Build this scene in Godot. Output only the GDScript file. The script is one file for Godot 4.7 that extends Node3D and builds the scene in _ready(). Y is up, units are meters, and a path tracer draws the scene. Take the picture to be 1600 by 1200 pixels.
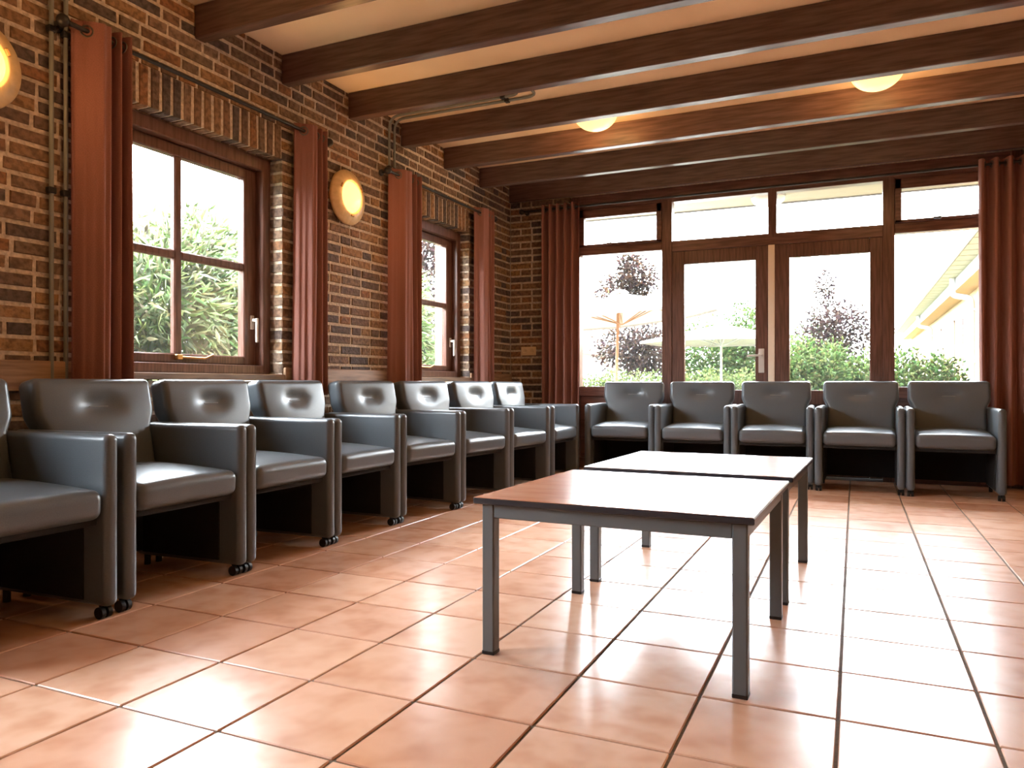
extends Node3D
# Room axes: x to the right along the garden front, y up, -z towards the garden front. D() takes a distance into the room as a positive number.
const WL := 3.19      # left wall face at x = -WL
const DB := 7.0       # garden front wall face at z = -DB
const CEIL := 2.83
const XR := 3.7       # right wall face
const ZR := 2.6       # rear wall face (behind the camera)
const COURSE := 0.0684
var rng := RandomNumberGenerator.new()
var taken := {}
var M := {}
var ID := Transform3D.IDENTITY

# ------------------------------------------------------------------ helpers
func numbered(called: String) -> String:
	var n: int = taken.get(called, 0)
	taken[called] = n + 1
	return called if n == 0 else "%s_%03d" % [called, n]

func new_st(smooth := false) -> SurfaceTool:
	var s := SurfaceTool.new()
	s.begin(Mesh.PRIMITIVE_TRIANGLES)
	s.set_smooth_group(0 if smooth else -1)
	return s

func tri(s: SurfaceTool, a: Vector3, b: Vector3, c: Vector3) -> void:
	s.add_vertex(a); s.add_vertex(c); s.add_vertex(b)

func quad(s: SurfaceTool, a: Vector3, b: Vector3, c: Vector3, d: Vector3) -> void:
	tri(s, a, b, c); tri(s, a, c, d)

func quad_out(s: SurfaceTool, a: Vector3, b: Vector3, c: Vector3, d: Vector3, mid: Vector3) -> void:
	var n := (b - a).cross(c - a)
	if n.length_squared() < 1e-16: n = (c - a).cross(d - a)
	if n.dot((a + b + c + d) * 0.25 - mid) < 0.0: quad(s, d, c, b, a)
	else: quad(s, a, b, c, d)

func box(s: SurfaceTool, lo: Vector3, hi: Vector3, bev := 0.003, t := ID) -> void:
	# a box between two corners with chamfered edges
	var c := (lo + hi) * 0.5
	var h := ((hi - lo) * 0.5).abs()
	bev = minf(bev, minf(h.x, minf(h.y, h.z)) * 0.8)
	var v := []
	for ax in 3:
		var corner := {}
		for sx in [-1, 1]:
			for sy in [-1, 1]:
				for sz in [-1, 1]:
					var e := Vector3(h.x - bev, h.y - bev, h.z - bev)
					e[ax] = h[ax]
					corner[Vector3i(sx, sy, sz)] = t * (c + Vector3(e.x * sx, e.y * sy, e.z * sz))
		v.append(corner)
	var m := t * c
	for ax in 3:
		var a1 := (ax + 1) % 3
		var a2 := (ax + 2) % 3
		for sg in [-1, 1]:
			var k := []
			for p in [[-1, -1], [1, -1], [1, 1], [-1, 1]]:
				var q := Vector3i.ZERO
				q[ax] = sg; q[a1] = p[0]; q[a2] = p[1]
				k.append(v[ax][q])
			quad_out(s, k[0], k[1], k[2], k[3], m)
	if bev <= 0.0: return
	for ax in 3:           # edges along axis ax
		var a1 := (ax + 1) % 3
		var a2 := (ax + 2) % 3
		for p in [-1, 1]:
			for r in [-1, 1]:
				var q0 := Vector3i.ZERO
				q0[ax] = -1; q0[a1] = p; q0[a2] = r
				var q1 := q0
				q1[ax] = 1
				quad_out(s, v[a1][q0], v[a1][q1], v[a2][q1], v[a2][q0], m)
	for q in v[0]:
		var a: Vector3 = v[0][q]
		var b: Vector3 = v[1][q]
		var d: Vector3 = v[2][q]
		if (b - a).cross(d - a).dot(a - m) < 0.0: tri(s, a, d, b)
		else: tri(s, a, b, d)

func soft_box(s: SurfaceTool, half: Vector3, r: float, n: int, t: Transform3D, bend: Variant = null) -> void:
	# a rounded, subdivided box whose points may be moved by bend(p)
	for ax in 3:
		var a1 := (ax + 1) % 3
		var a2 := (ax + 2) % 3
		var u := steps(half[a1], r, n)
		var w := steps(half[a2], r, n)
		for sg in [-1.0, 1.0]:
			var g := []
			for i in u.size():
				var row := []
				for j in w.size():
					var p := Vector3.ZERO
					p[ax] = half[ax] * sg; p[a1] = u[i]; p[a2] = w[j]
					var q := p.clamp(-(half - Vector3.ONE * r), half - Vector3.ONE * r)
					p = q + (p - q).normalized() * r
					if bend != null: p = bend.call(p)
					row.append(t * p)
				g.append(row)
			for i in u.size() - 1:
				for j in w.size() - 1:
					if sg > 0: quad(s, g[i][j], g[i + 1][j], g[i + 1][j + 1], g[i][j + 1])
					else: quad(s, g[i][j], g[i][j + 1], g[i + 1][j + 1], g[i + 1][j])

func steps(h: float, r: float, n: int) -> Array:
	var o := []
	for k in 4: o.append(-h + r * (1.0 - tan((1.0 - k / 4.0) * PI / 4.0)) )
	for k in n + 1: o.append(lerpf(-(h - r), h - r, float(k) / n))
	for k in range(1, 5): o.append(h - r + r * tan(k / 4.0 * PI / 4.0))
	return o

func tube(s: SurfaceTool, pts: Array, r: float, n := 10, caps := true) -> void:
	var rings := []
	var up := Vector3.UP
	for i in pts.size():
		var a: Vector3 = pts[maxi(i - 1, 0)]
		var b: Vector3 = pts[mini(i + 1, pts.size() - 1)]
		var d := (b - a).normalized()
		if absf(d.dot(up)) > 0.95: up = Vector3.RIGHT if absf(d.x) < 0.9 else Vector3.BACK
		var x := d.cross(up).normalized()
		up = x.cross(d).normalized()
		var ring := []
		for k in n:
			var w := TAU * k / n
			ring.append(pts[i] + (x * cos(w) + up * sin(w)) * r)
		rings.append(ring)
	for i in rings.size() - 1:
		var mid: Vector3 = (pts[i] + pts[i + 1]) * 0.5
		for k in n: quad_out(s, rings[i][k], rings[i][(k + 1) % n], rings[i + 1][(k + 1) % n], rings[i + 1][k], mid)
	if caps:
		s.set_smooth_group(-1)
		for e in [[0, 1], [rings.size() - 1, rings.size() - 2]]:
			for k in n: quad_out(s, pts[e[0]], rings[e[0]][k], rings[e[0]][(k + 1) % n], pts[e[0]], pts[e[1]])
		s.set_smooth_group(0)

func arc(pts: Array, r: float, n := 5) -> Array:
	# a polyline with its corners rounded
	var o := [pts[0]]
	for i in range(1, pts.size() - 1):
		var p: Vector3 = pts[i]
		var a: Vector3 = p + (pts[i - 1] - p).limit_length(r)
		var b: Vector3 = p + (pts[i + 1] - p).limit_length(r)
		for k in n + 1:
			var f := float(k) / n
			o.append(a.lerp(p, f).lerp(p.lerp(b, f), f))
	o.append(pts[-1])
	return o

func lathe(s: SurfaceTool, prof: Array, n: int, t: Transform3D) -> void:
	# profile of (radius, height) turned about the local y axis
	for i in prof.size() - 1:
		for k in n:
			var q := []
			for e in [[i, k], [i, k + 1], [i + 1, k + 1], [i + 1, k]]:
				var w: float = TAU * (e[1] % n) / n
				q.append(t * Vector3(prof[e[0]][0] * cos(w), prof[e[0]][1], prof[e[0]][0] * sin(w)))
			var flip: bool = false
			quad(s, q[3], q[2], q[1], q[0]) if not flip else quad(s, q[0], q[1], q[2], q[3])

func torus(s: SurfaceTool, big: float, small: float, t: Transform3D, n := 18, m := 8) -> void:
	for i in n:
		for j in m:
			var q := []
			for e in [[i, j], [i + 1, j], [i + 1, j + 1], [i, j + 1]]:
				var a: float = TAU * (e[0] % n) / n
				var b: float = TAU * (e[1] % m) / m
				q.append(t * Vector3((big + small * cos(b)) * cos(a), small * sin(b), (big + small * cos(b)) * sin(a)))
			var mid: Vector3 = t * (Vector3(cos(TAU * (i + 0.5) / n), 0, sin(TAU * (i + 0.5) / n)) * big)
			quad_out(s, q[0], q[1], q[2], q[3], mid)

func obj(called: String, s: SurfaceTool, m: Material, parent: Node = self) -> MeshInstance3D:
	s.generate_normals()
	s.index()
	var o := MeshInstance3D.new()
	o.mesh = s.commit()
	o.material_override = null
	o.mesh.surface_set_material(0, m)
	o.name = numbered(called) if parent == self else called
	parent.add_child(o, true)
	return o

func part_box(called: String, lo: Vector3, hi: Vector3, m: Material, parent: Node = self, bev := 0.003) -> MeshInstance3D:
	var s := new_st()
	box(s, lo, hi, bev)
	return obj(called, s, m, parent)

func tag(o: Node, label: String, category: String, group := "") -> Node:
	o.set_meta("label", label)
	o.set_meta("category", category)
	if group: o.set_meta("group", group)
	return o

func thing(called: String, label: String, category: String, at := Vector3.ZERO, turn := 0.0, group := "") -> Node3D:
	var o := Node3D.new()
	o.name = numbered(called)
	add_child(o)
	o.position = at
	o.rotation.y = turn
	tag(o, label, category, group)
	return o

func structure(called: String, label := "") -> Node3D:
	var o := Node3D.new()
	o.name = called
	add_child(o)
	o.set_meta("kind", "structure")
	if label: o.set_meta("label", label)
	return o

func lin(c: Color) -> Color: return c.srgb_to_linear()

# ------------------------------------------------------------------ materials
func noise_tex(sd: int, freq: float, oct: int, stops: Array, size := 256) -> ImageTexture:
	var f := FastNoiseLite.new()
	f.seed = sd
	f.noise_type = FastNoiseLite.TYPE_SIMPLEX_SMOOTH
	f.frequency = freq
	f.fractal_octaves = oct
	var img := f.get_seamless_image(size, size)
	img.convert(Image.FORMAT_RGB8)
	var g := Gradient.new()
	g.offsets = PackedFloat32Array()
	g.colors = PackedColorArray()
	var offs := PackedFloat32Array()
	var cols := PackedColorArray()
	for k in stops.size():
		offs.append(stops[k][0]); cols.append(stops[k][1])
	g.offsets = offs
	g.colors = cols
	for y in size:
		for x in size: img.set_pixel(x, y, g.sample(img.get_pixel(x, y).r))
	return ImageTexture.create_from_image(img)

func normal_tex(sd: int, freq: float, oct: int, strength: float, size := 256) -> ImageTexture:
	var f := FastNoiseLite.new()
	f.seed = sd
	f.noise_type = FastNoiseLite.TYPE_SIMPLEX_SMOOTH
	f.frequency = freq
	f.fractal_octaves = oct
	var img := f.get_seamless_image(size, size)
	img.convert(Image.FORMAT_RGBA8)
	img.bump_map_to_normal_map(strength)
	return ImageTexture.create_from_image(img)

func mat(c: Color, rough: float, metal := 0.0) -> StandardMaterial3D:
	var m := StandardMaterial3D.new()
	m.albedo_color = c
	m.roughness = rough
	m.metallic = metal
	return m

func grain(m: StandardMaterial3D, t: Texture2D, scale: Vector3, nt: Texture2D = null, ns := 0.5) -> StandardMaterial3D:
	m.albedo_texture = t
	m.uv1_triplanar = true
	m.uv1_world_triplanar = true
	m.uv1_scale = scale
	if nt:
		m.normal_enabled = true
		m.normal_texture = nt
		m.normal_scale = ns
	return m

func make_materials() -> void:
	var W := Color.WHITE
	var wood_t := noise_tex(11, 0.02, 4, [[0.0, Color(0.62, 0.58, 0.55)], [0.5, Color(0.85, 0.83, 0.82)], [1.0, W]])
	var fine_n := normal_tex(21, 0.12, 3, 3.0)
	var soft_n := normal_tex(22, 0.05, 3, 4.0)
	M.beam = grain(mat(Color8(112, 86, 76), 0.33), wood_t, Vector3(0.5, 6, 6))
	M.frame_v = grain(mat(Color8(116, 82, 70), 0.28), wood_t, Vector3(7, 0.6, 7))
	M.panel = grain(mat(Color8(120, 84, 72), 0.3), wood_t, Vector3(0.6, 6, 6))
	M.rail = grain(mat(Color8(180, 142, 108), 0.5), wood_t, Vector3(6, 6, 0.5))
	M.sill = grain(mat(Color8(150, 118, 88), 0.4), wood_t, Vector3(6, 6, 0.5))
	M.ceiling = grain(mat(Color8(250, 228, 190), 0.85), noise_tex(5, 0.01, 3, [[0.0, Color(0.95, 0.94, 0.92)], [1.0, W]]), Vector3.ONE * 0.5)
	# brick: colour of each brick comes from its own mesh, this adds burnt and sandy patches
	var bt := noise_tex(31, 0.035, 4, [[0.0, Color(0.6, 0.58, 0.58)], [0.4, Color(0.85, 0.84, 0.83)], [0.62, W], [1.0, Color(1.0, 0.96, 0.9)]])
	M.brick = grain(mat(W, 0.85), bt, Vector3.ONE * 2.6, soft_n, 0.7)
	M.brick.vertex_color_use_as_albedo = true
	M.mortar = grain(mat(Color8(224, 206, 184), 0.95), noise_tex(32, 0.06, 3, [[0.0, Color(0.75, 0.74, 0.72)], [1.0, W]]), Vector3.ONE * 2.0, fine_n, 0.6)
	M.plain_wall = grain(mat(Color8(168, 142, 118), 0.9), bt, Vector3.ONE * 2.6)
	# floor tiles: six clay tones with cloudy firing marks
	M.tiles = []
	for k in 6:
		var base: Color = [Color8(212, 166, 138), Color8(217, 173, 146), Color8(206, 158, 130), Color8(215, 170, 143), Color8(210, 163, 136), Color8(220, 178, 152)][k]
		var ct := noise_tex(40 + k, 0.012, 3, [[0.0, Color(0.92, 0.86, 0.82)], [0.45, Color(0.98, 0.965, 0.95)], [0.7, W], [1.0, W]])
		var m := grain(mat(base, 0.25), ct, Vector3.ONE * (1.3 + 0.13 * k))
		M.tiles.append(m)
	M.grout = grain(mat(Color8(116, 102, 86), 0.95), noise_tex(46, 0.08, 2, [[0.0, Color(0.8, 0.8, 0.8)], [1.0, W]]), Vector3.ONE * 3.0)
	M.leather = grain(mat(Color8(86, 92, 97), 0.32), noise_tex(50, 0.1, 3, [[0.0, Color(0.9, 0.9, 0.9)], [1.0, W]]), Vector3.ONE * 6.0, normal_tex(51, 0.2, 2, 2.0), 0.25)
	M.lining_and_shade = mat(Color8(22, 22, 23), 0.9)  # black cloth below the seat, also colours the painted shade inside the arms
	M.black_plastic = mat(Color8(18, 18, 19), 0.4)
	M.thread = mat(Color8(128, 128, 130), 0.4)
	M.steel_grey = mat(Color8(84, 90, 92), 0.38)
	M.steel_grey.metallic_specular = 0.6
	M.table_edge = mat(Color8(38, 38, 44), 0.35)
	M.laminate = grain(mat(Color8(206, 150, 118), 0.22), noise_tex(52, 0.02, 4, [[0.0, Color(0.86, 0.82, 0.8)], [1.0, W]]), Vector3(0.8, 1, 5))
	M.curtain = grain(mat(Color8(158, 104, 90), 0.8), noise_tex(53, 0.15, 2, [[0.0, Color(0.8, 0.8, 0.8)], [1.0, W]]), Vector3.ONE * 5.0, fine_n, 0.3)
	M.curtain.backlight_enabled = true
	M.curtain.backlight = Color(0.4, 0.34, 0.34)
	M.curtain.rim_enabled = true
	M.curtain.rim = 0.3
	M.pewter = mat(Color8(110, 105, 100), 0.35, 0.9)
	M.iron = mat(Color8(52, 50, 50), 0.4, 0.6)
	M.pipe = mat(Color8(122, 124, 116), 0.45)
	M.chrome = mat(Color8(205, 205, 208), 0.18, 1.0)
	M.satin = mat(Color8(196, 190, 182), 0.45, 0.35)
	M.brass = mat(Color8(190, 150, 95), 0.3, 1.0)
	M.cream = mat(Color8(226, 208, 186), 0.5)
	M.socket = mat(Color8(228, 200, 152), 0.4)
	M.ceramic = grain(mat(Color8(226, 196, 142), 0.35), noise_tex(54, 0.02, 3, [[0.0, Color(0.85, 0.82, 0.78)], [1.0, W]]), Vector3.ONE * 4.0)
	M.glow = mat(Color8(255, 226, 160), 0.3)
	M.glow.emission_enabled = true
	M.glow.emission = Color8(255, 208, 128)
	M.glow.emission_energy_multiplier = 0.45
	M.glass = mat(Color(0.9, 0.95, 0.95, 0.03), 0.02)
	M.glass.metallic_specular = 0.3
	M.glass.transparency = BaseMaterial3D.TRANSPARENCY_ALPHA
	M.opal = mat(Color8(235, 235, 225), 0.3)
	# garden
	M.leaf = mat(W, 0.5)
	M.leaf.vertex_color_use_as_albedo = true
	M.leaf.backlight_enabled = true
	M.leaf.backlight = Color(0.8, 0.8, 0.8)
	M.bark = mat(Color8(92, 74, 60), 0.9)
	M.lawn = grain(mat(Color8(108, 112, 88), 0.95), noise_tex(60, 0.05, 4, [[0.0, Color(0.6, 0.6, 0.5)], [1.0, W]]), Vector3.ONE * 0.7)
	M.paving = grain(mat(Color8(150, 140, 128), 0.9), noise_tex(61, 0.05, 4, [[0.0, Color(0.75, 0.75, 0.75)], [1.0, W]]), Vector3.ONE * 0.7)
	M.render = grain(mat(Color8(158, 128, 88), 0.9), noise_tex(62, 0.05, 3, [[0.0, Color(0.93, 0.93, 0.93)], [1.0, W]]), Vector3.ONE)
	M.soffit = mat(Color8(146, 142, 120), 0.7)
	M.white_paint = mat(Color8(172, 174, 174), 0.5)
	M.zinc = mat(Color8(150, 156, 160), 0.5)
	M.roof = mat(Color8(84, 66, 58), 0.85)
	M.canvas = mat(Color8(160, 156, 150), 0.85)
	M.canvas.backlight_enabled = true
	M.canvas.backlight = Color(0.08, 0.08, 0.08)
	M.canvas_grey = mat(Color8(150, 148, 148), 0.85)
	M.pole_wood = mat(Color8(160, 116, 80), 0.6)
	M.dark_pane = mat(Color8(60, 62, 64), 0.1)

# ------------------------------------------------------------------ brickwork
var brick_meshes := []   # [colour][shape]

func make_bricks() -> void:
	var tones := [Color8(140, 108, 80), Color8(128, 98, 76), Color8(154, 118, 82), Color8(114, 90, 76), Color8(100, 84, 77), Color8(120, 99, 81), Color8(92, 80, 77), Color8(146, 104, 72), Color8(134, 109, 87)]
	for c in tones:
		var row := []
		for k in 5:
			var s := new_st()
			s.set_color(lin(c))
			# unit brick: x along the course 0..1, y up 0..1, z 0 (face) back to -1; front edges worn
			var f := []
			var b := []
			for p in [[0, 0], [1, 0], [1, 1], [0, 1]]:
				var wx := rng.randf_range(0.008, 0.04)
				var wy := rng.randf_range(0.03, 0.13)
				f.append(Vector3(p[0] + (wx if p[0] == 0 else -wx), p[1] + (wy if p[1] == 0 else -wy), rng.randf_range(-0.02, 0.02)))
				b.append(Vector3(p[0] + rng.randf_range(0.0, 0.012) * (1 if p[0] == 0 else -1), p[1] + rng.randf_range(0.0, 0.05) * (1 if p[1] == 0 else -1), -0.07))
			var r := []
			for q in b: r.append(Vector3(q.x, q.y, -1.0))
			quad(s, f[0], f[1], f[2], f[3])
			for i in 4:
				var j := (i + 1) % 4
				quad(s, b[i], b[j], f[j], f[i])
				quad(s, r[i], r[j], b[j], b[i])
			s.generate_normals()
			var m := s.commit()
			m.surface_set_material(0, M.brick)
			row.append(m)
		brick_meshes.append(row)

func brick_rects(a0: float, a1: float, y0: float, y1: float, holes: Array) -> Array:
	# wild bond: rows of stretchers and headers, cut at the holes; returns [a, y, length, height]
	var out := []
	var n := int(ceil((y1 - y0) / COURSE))
	for i in n:
		var y := y0 + i * COURSE
		var top := minf(y + COURSE - 0.0155, y1)
		if top - y < 0.02: continue
		var free := [[a0, a1]]
		for h in holes:
			if top <= h[2] + 0.01 or y >= h[3] - 0.01: continue
			var nf := []
			for g in free:
				if h[1] <= g[0] or h[0] >= g[1]: nf.append(g)
				else:
					if h[0] - g[0] > 0.03: nf.append([g[0], h[0]])
					if g[1] - h[1] > 0.03: nf.append([h[1], g[1]])
			free = nf
		for g in free:
			var a: float = g[0]
			var run := rng.randi_range(0, 3)
			var first := true
			while a < g[1] - 0.02:
				var l := 0.22
				if first and i % 2 == 0: l = 0.102
				elif run <= 0:
					l = 0.102
					run = rng.randi_range(1, 4)
				run -= 1
				first = false
				l += rng.randf_range(-0.008, 0.008)
				if g[1] - a - l < 0.06: l = g[1] - a
				if l > 0.27: l = l * 0.5 - 0.007
				out.append([a, y, l, top - y])
				a += l + 0.0155
	return out

func lay_bricks(wall: Node3D, list: Array, place: Callable, score: Callable, most: int) -> void:
	# list of [a, y, length, height]; place(a, y) -> Transform3D whose axes are unit brick axes; the best-seen ones become parts
	for r in list: r.append(score.call(r))
	list.sort_custom(func(p, q): return p[4] > q[4])
	var rest := new_st()
	var many := 0
	for i in list.size():
		var r: Array = list[i]
		var m: Mesh = brick_meshes[rng.randi() % brick_meshes.size()][rng.randi() % 5]
		var t: Transform3D = place.call(r[0], r[1], rng.randf_range(-0.002, 0.003))
		if r[3] > 0.15: t = t * Transform3D(Basis(Vector3.UP, Vector3.LEFT, Vector3.BACK) * Basis.from_scale(Vector3(r[3], r[2], 0.092)), Vector3(r[2], 0, 0))
		else: t = t * Transform3D(Basis.from_scale(Vector3(r[2], r[3], 0.092)), Vector3.ZERO)
		if i < most and r[4] > 0.0:
			var o := MeshInstance3D.new()
			o.mesh = m
			o.name = "brick"
			wall.add_child(o, true)
			o.transform = t
		else:
			rest.append_from(m, 0, t)
			many += 1
	if many:
		var o := MeshInstance3D.new()
		o.mesh = rest.commit()
		o.mesh.surface_set_material(0, M.brick)
		o.name = "brickwork"
		o.set_meta("kind", "stuff")
		wall.add_child(o, true)

var cam: Camera3D
func seen(p: Vector3) -> Vector2:
	var q := cam.transform.affine_inverse() * p
	if q.z > -0.1: return Vector2(-9999, -9999)
	return Vector2(800 + 1183.0 * q.x / -q.z, 600 - 1183.0 * q.y / -q.z)

func size_seen(p: Vector3) -> float:
	# rough size in the picture of something at p, nothing when it lies outside the frame
	var s := seen(p)
	if s.x < -30 or s.x > 1630 or s.y < -30 or s.y > 1230: return 0.0
	return 1.0 / p.distance_to(cam.position)

# ------------------------------------------------------------------ the start
func _ready() -> void:
	rng.seed = 20240611
	setup_light()
	make_materials()
	make_bricks()
	build_floor()
	build_ceiling()
	build_left_wall()
	build_garden_front()
	build_other_walls()
	for k in [0, 1, 2]: left_window(k)
	build_glazing()
	build_garden()
	build_chairs()
	build_tables()
	build_curtains()
	build_lamps()
	build_pipes()
	build_socket()

func setup_light() -> void:
	cam = Camera3D.new()
	cam.name = "camera"
	add_child(cam)
	cam.position = Vector3(0, 0.82, 0)
	cam.rotation.y = atan(536.0 / 1183.0)
	cam.fov = rad_to_deg(2.0 * atan(600.0 / 1183.0))
	cam.near = 0.05
	cam.far = 300.0
	cam.current = true
	var env := Environment.new()
	env.tonemap_mode = Environment.TONE_MAPPER_LINEAR
	env.tonemap_exposure = 4.2
	env.background_mode = Environment.BG_SKY
	env.sdfgi_enabled = true
	env.ssao_enabled = true
	env.ssil_enabled = true
	var sky := Sky.new()
	var sm := ProceduralSkyMaterial.new()     # bright overcast
	sm.sky_top_color = Color(0.93, 0.97, 1.0)
	sm.sky_horizon_color = Color(0.95, 0.98, 1.0)
	sm.ground_horizon_color = Color(0.55, 0.55, 0.5)
	sm.ground_bottom_color = Color(0.4, 0.4, 0.36)
	sm.energy_multiplier = 14.0
	sky.sky_material = sm
	env.sky = sky
	var we := WorldEnvironment.new()
	we.name = "world_environment"
	we.environment = env
	add_child(we)

# ------------------------------------------------------------------ shell
func build_floor() -> void:
	var fl := structure("floor", "glossy terracotta tile floor with grey joints")
	part_box("grout_bed", Vector3(-WL - 0.35, -0.15, -DB - 0.3), Vector3(XR + 0.35, -0.005, ZR + 0.35), M.grout, fl, 0.0)
	var px := 0.3335
	var pz := 0.336
	var cells := []
	for i in range(-10, 12):
		for j in range(-8, 21):
			var x0 := -0.038 + px * i
			var z0 := 2.0155 + pz * (j - 6)
			var lo := Vector2(maxf(x0, -WL), maxf(z0, -ZR))
			var hi := Vector2(minf(x0 + px, XR), minf(z0 + pz, DB + 0.05))
			if hi.x - lo.x < 0.03 or hi.y - lo.y < 0.03: continue
			var c := Vector3((lo.x + hi.x) / 2, 0, -(lo.y + hi.y) / 2)
			cells.append([size_seen(c), lo, hi])
	cells.sort_custom(func(p, q): return p[0] > q[0])
	var full := []
	for k in 6:
		var s := new_st()
		box(s, Vector3(-px / 2 + 0.004, -0.012, -pz / 2 + 0.004), Vector3(px / 2 - 0.004, 0.0, pz / 2 - 0.004), 0.0025)
		s.generate_normals()
		var m := s.commit()
		m.surface_set_material(0, M.tiles[k])
		full.append(m)
	var rest := new_st()
	for i in cells.size():
		var lo: Vector2 = cells[i][1]
		var hi: Vector2 = cells[i][2]
		var c := Vector3((lo.x + hi.x) / 2, rng.randf_range(-0.0004, 0.0004), -(lo.y + hi.y) / 2)
		if i < 300 and cells[i][0] > 0.0:
			var o := MeshInstance3D.new()
			o.mesh = full[rng.randi() % 6]
			o.name = "tile"
			fl.add_child(o, true)
			o.position = c
			o.scale = Vector3((hi.x - lo.x) / px, 1, (hi.y - lo.y) / pz)
		else:
			box(rest, c + Vector3(-(hi.x - lo.x) / 2 + 0.004, -0.012, -(hi.y - lo.y) / 2 + 0.004), c + Vector3((hi.x - lo.x) / 2 - 0.004, 0, (hi.y - lo.y) / 2 - 0.004), 0.0025)
	var ro := obj("outer_tiles", rest, M.tiles[1], fl)
	ro.set_meta("kind", "stuff")

func build_ceiling() -> void:
	var c := structure("ceiling", "peach coloured ceiling between dark beams")
	part_box("ceiling_board", Vector3(-WL - 0.35, CEIL, -DB - 0.3), Vector3(XR + 0.35, CEIL + 0.15, ZR + 0.35), M.ceiling, c, 0.0)
	var words := ["dark brown ceiling beam against the wall above the patio doors", "second dark ceiling beam counted from the patio doors", "third ceiling beam from the patio doors, glowing orange beside the ceiling lamps", "fourth ceiling beam from the patio doors, in front of the ceiling lamps", "fifth ceiling beam from the patio doors, beside the ceiling conduits", "sixth ceiling beam from the patio doors, ending above the large curtained window", "nearest visible ceiling beam, cut by the top edge of the picture", "dark ceiling beam over the camera, out of view", "dark ceiling beam over the camera, out of view", "dark ceiling beam behind the camera, out of view", "dark ceiling beam behind the camera, out of view", "dark ceiling beam behind the camera, out of view", "dark ceiling beam behind the camera, out of view"]
	for k in 13:
		var z := 6.962 - 0.667 * k
		var s := new_st()
		box(s, Vector3(-WL + 0.001, CEIL - 0.178, -z - (0.07 if k else 0.037)), Vector3(XR - 0.001, CEIL - 0.001, -z), 0.005)
		tag(obj("ceiling_beam", s, M.beam), words[k], "beam", "dark brown ceiling beams")

func left_openings() -> Array:
	# [z0, z1, y0, y1] as distances into the room
	var o := []
	for zr in [3.634, 6.098, 1.17]: o.append([zr - 1.292, zr, 0.84, 2.192])
	return o

func build_left_wall() -> void:
	var wl := structure("wall_left", "rough brown brick wall with pale mortar")
	var ops := left_openings()
	ops.sort_custom(func(p, q): return p[0] < q[0])
	var soldiers := []
	var holes := []
	for o in ops:
		holes.append(o)
		holes.append([o[0] - 0.002, o[1] + 0.002, 2.17, 2.399])
	# mortar leaf (bricks stand proud of it) and the outer leaf behind it
	var edge := -ZR - 0.3
	var leaf := new_st()
	var outer := new_st()
	for o in ops:
		for w in [[leaf, -WL - 0.098, -WL - 0.006, 0.008], [outer, -WL - 0.36, -WL - 0.0985, 0.0]]:
			var s: SurfaceTool = w[0]
			box(s, Vector3(w[1], 0, -(o[0] - w[3])), Vector3(w[2], CEIL, -edge), 0.0)
			box(s, Vector3(w[1], 0, -(o[1] + w[3])), Vector3(w[2], o[2] - 0.004, -(o[0] - w[3])), 0.0)
			box(s, Vector3(w[1], o[3] + w[3], -(o[1] + w[3])), Vector3(w[2], CEIL, -(o[0] - w[3])), 0.0)
		edge = o[1] + 0.008
	for w in [[leaf, -WL - 0.098, -WL - 0.009], [outer, -WL - 0.36, -WL - 0.0985]]:
		box(w[0], Vector3(w[1], 0, -DB - 0.3), Vector3(w[2], CEIL, -edge), 0.0)
	obj("mortar", leaf, M.mortar, wl)
	obj("outer_leaf", outer, M.plain_wall, wl)
	var list := brick_rects(-1.0, DB - 0.004, 0.0, CEIL, holes)
	for o in ops:       # soldier course over each window: upright bricks
		var n := 19
		var p: float = (o[1] - o[0]) / n
		for k in n: list.append([o[0] + k * p + 0.009, 2.193, p - 0.018, 0.203])
	var place := func(a: float, y: float, j: float) -> Transform3D:
		return Transform3D(Basis(Vector3(0, 0, -1), Vector3.UP, Vector3(1, 0, 0)), Vector3(-WL + j, y, -a))
	# left-handed axes would mirror the brick: x runs along -z, y up, z out of the wall
	var score := func(r: Array) -> float:
		if r[0] < 1.9 or r[1] < 0.86: return 0.0
		return size_seen(Vector3(-WL, r[1], -r[0] - r[2] / 2))
	lay_bricks(wl, list, place, score, 300)

func build_garden_front() -> void:
	var wb := structure("wall_back", "brick wall beside the glazed garden front")
	var hole := [-2.55, 1.2, -0.1, 2.665]
	for w in [["mortar", -DB - 0.098, -DB - 0.006, M.mortar, 0.008], ["outer_leaf", -DB - 0.3, -DB - 0.0985, M.plain_wall, 0.0]]:
		var s := new_st()
		box(s, Vector3(-WL, 0, w[1]), Vector3(hole[0] - w[4], CEIL, w[2]), 0.0)
		box(s, Vector3(hole[1] + w[4], 0, w[1]), Vector3(XR, CEIL, w[2]), 0.0)
		box(s, Vector3(hole[0] - w[4], hole[3], w[1]), Vector3(hole[1] + w[4], CEIL, w[2]), 0.0)
		obj(w[0], s, w[3], wb)
	var list := brick_rects(-WL + 0.004, XR, 0.0, CEIL, [hole])
	var place := func(a: float, y: float, j: float) -> Transform3D:
		return Transform3D(Basis(Vector3.RIGHT, Vector3.UP, Vector3.BACK), Vector3(a, y, -DB + j))
	var score := func(r: Array) -> float:
		if r[0] > -2.6 or r[1] < 0.6: return 0.0
		return size_seen(Vector3(r[0] + r[2] / 2, r[1], -DB))
	lay_bricks(wb, list, place, score, 120)

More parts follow.
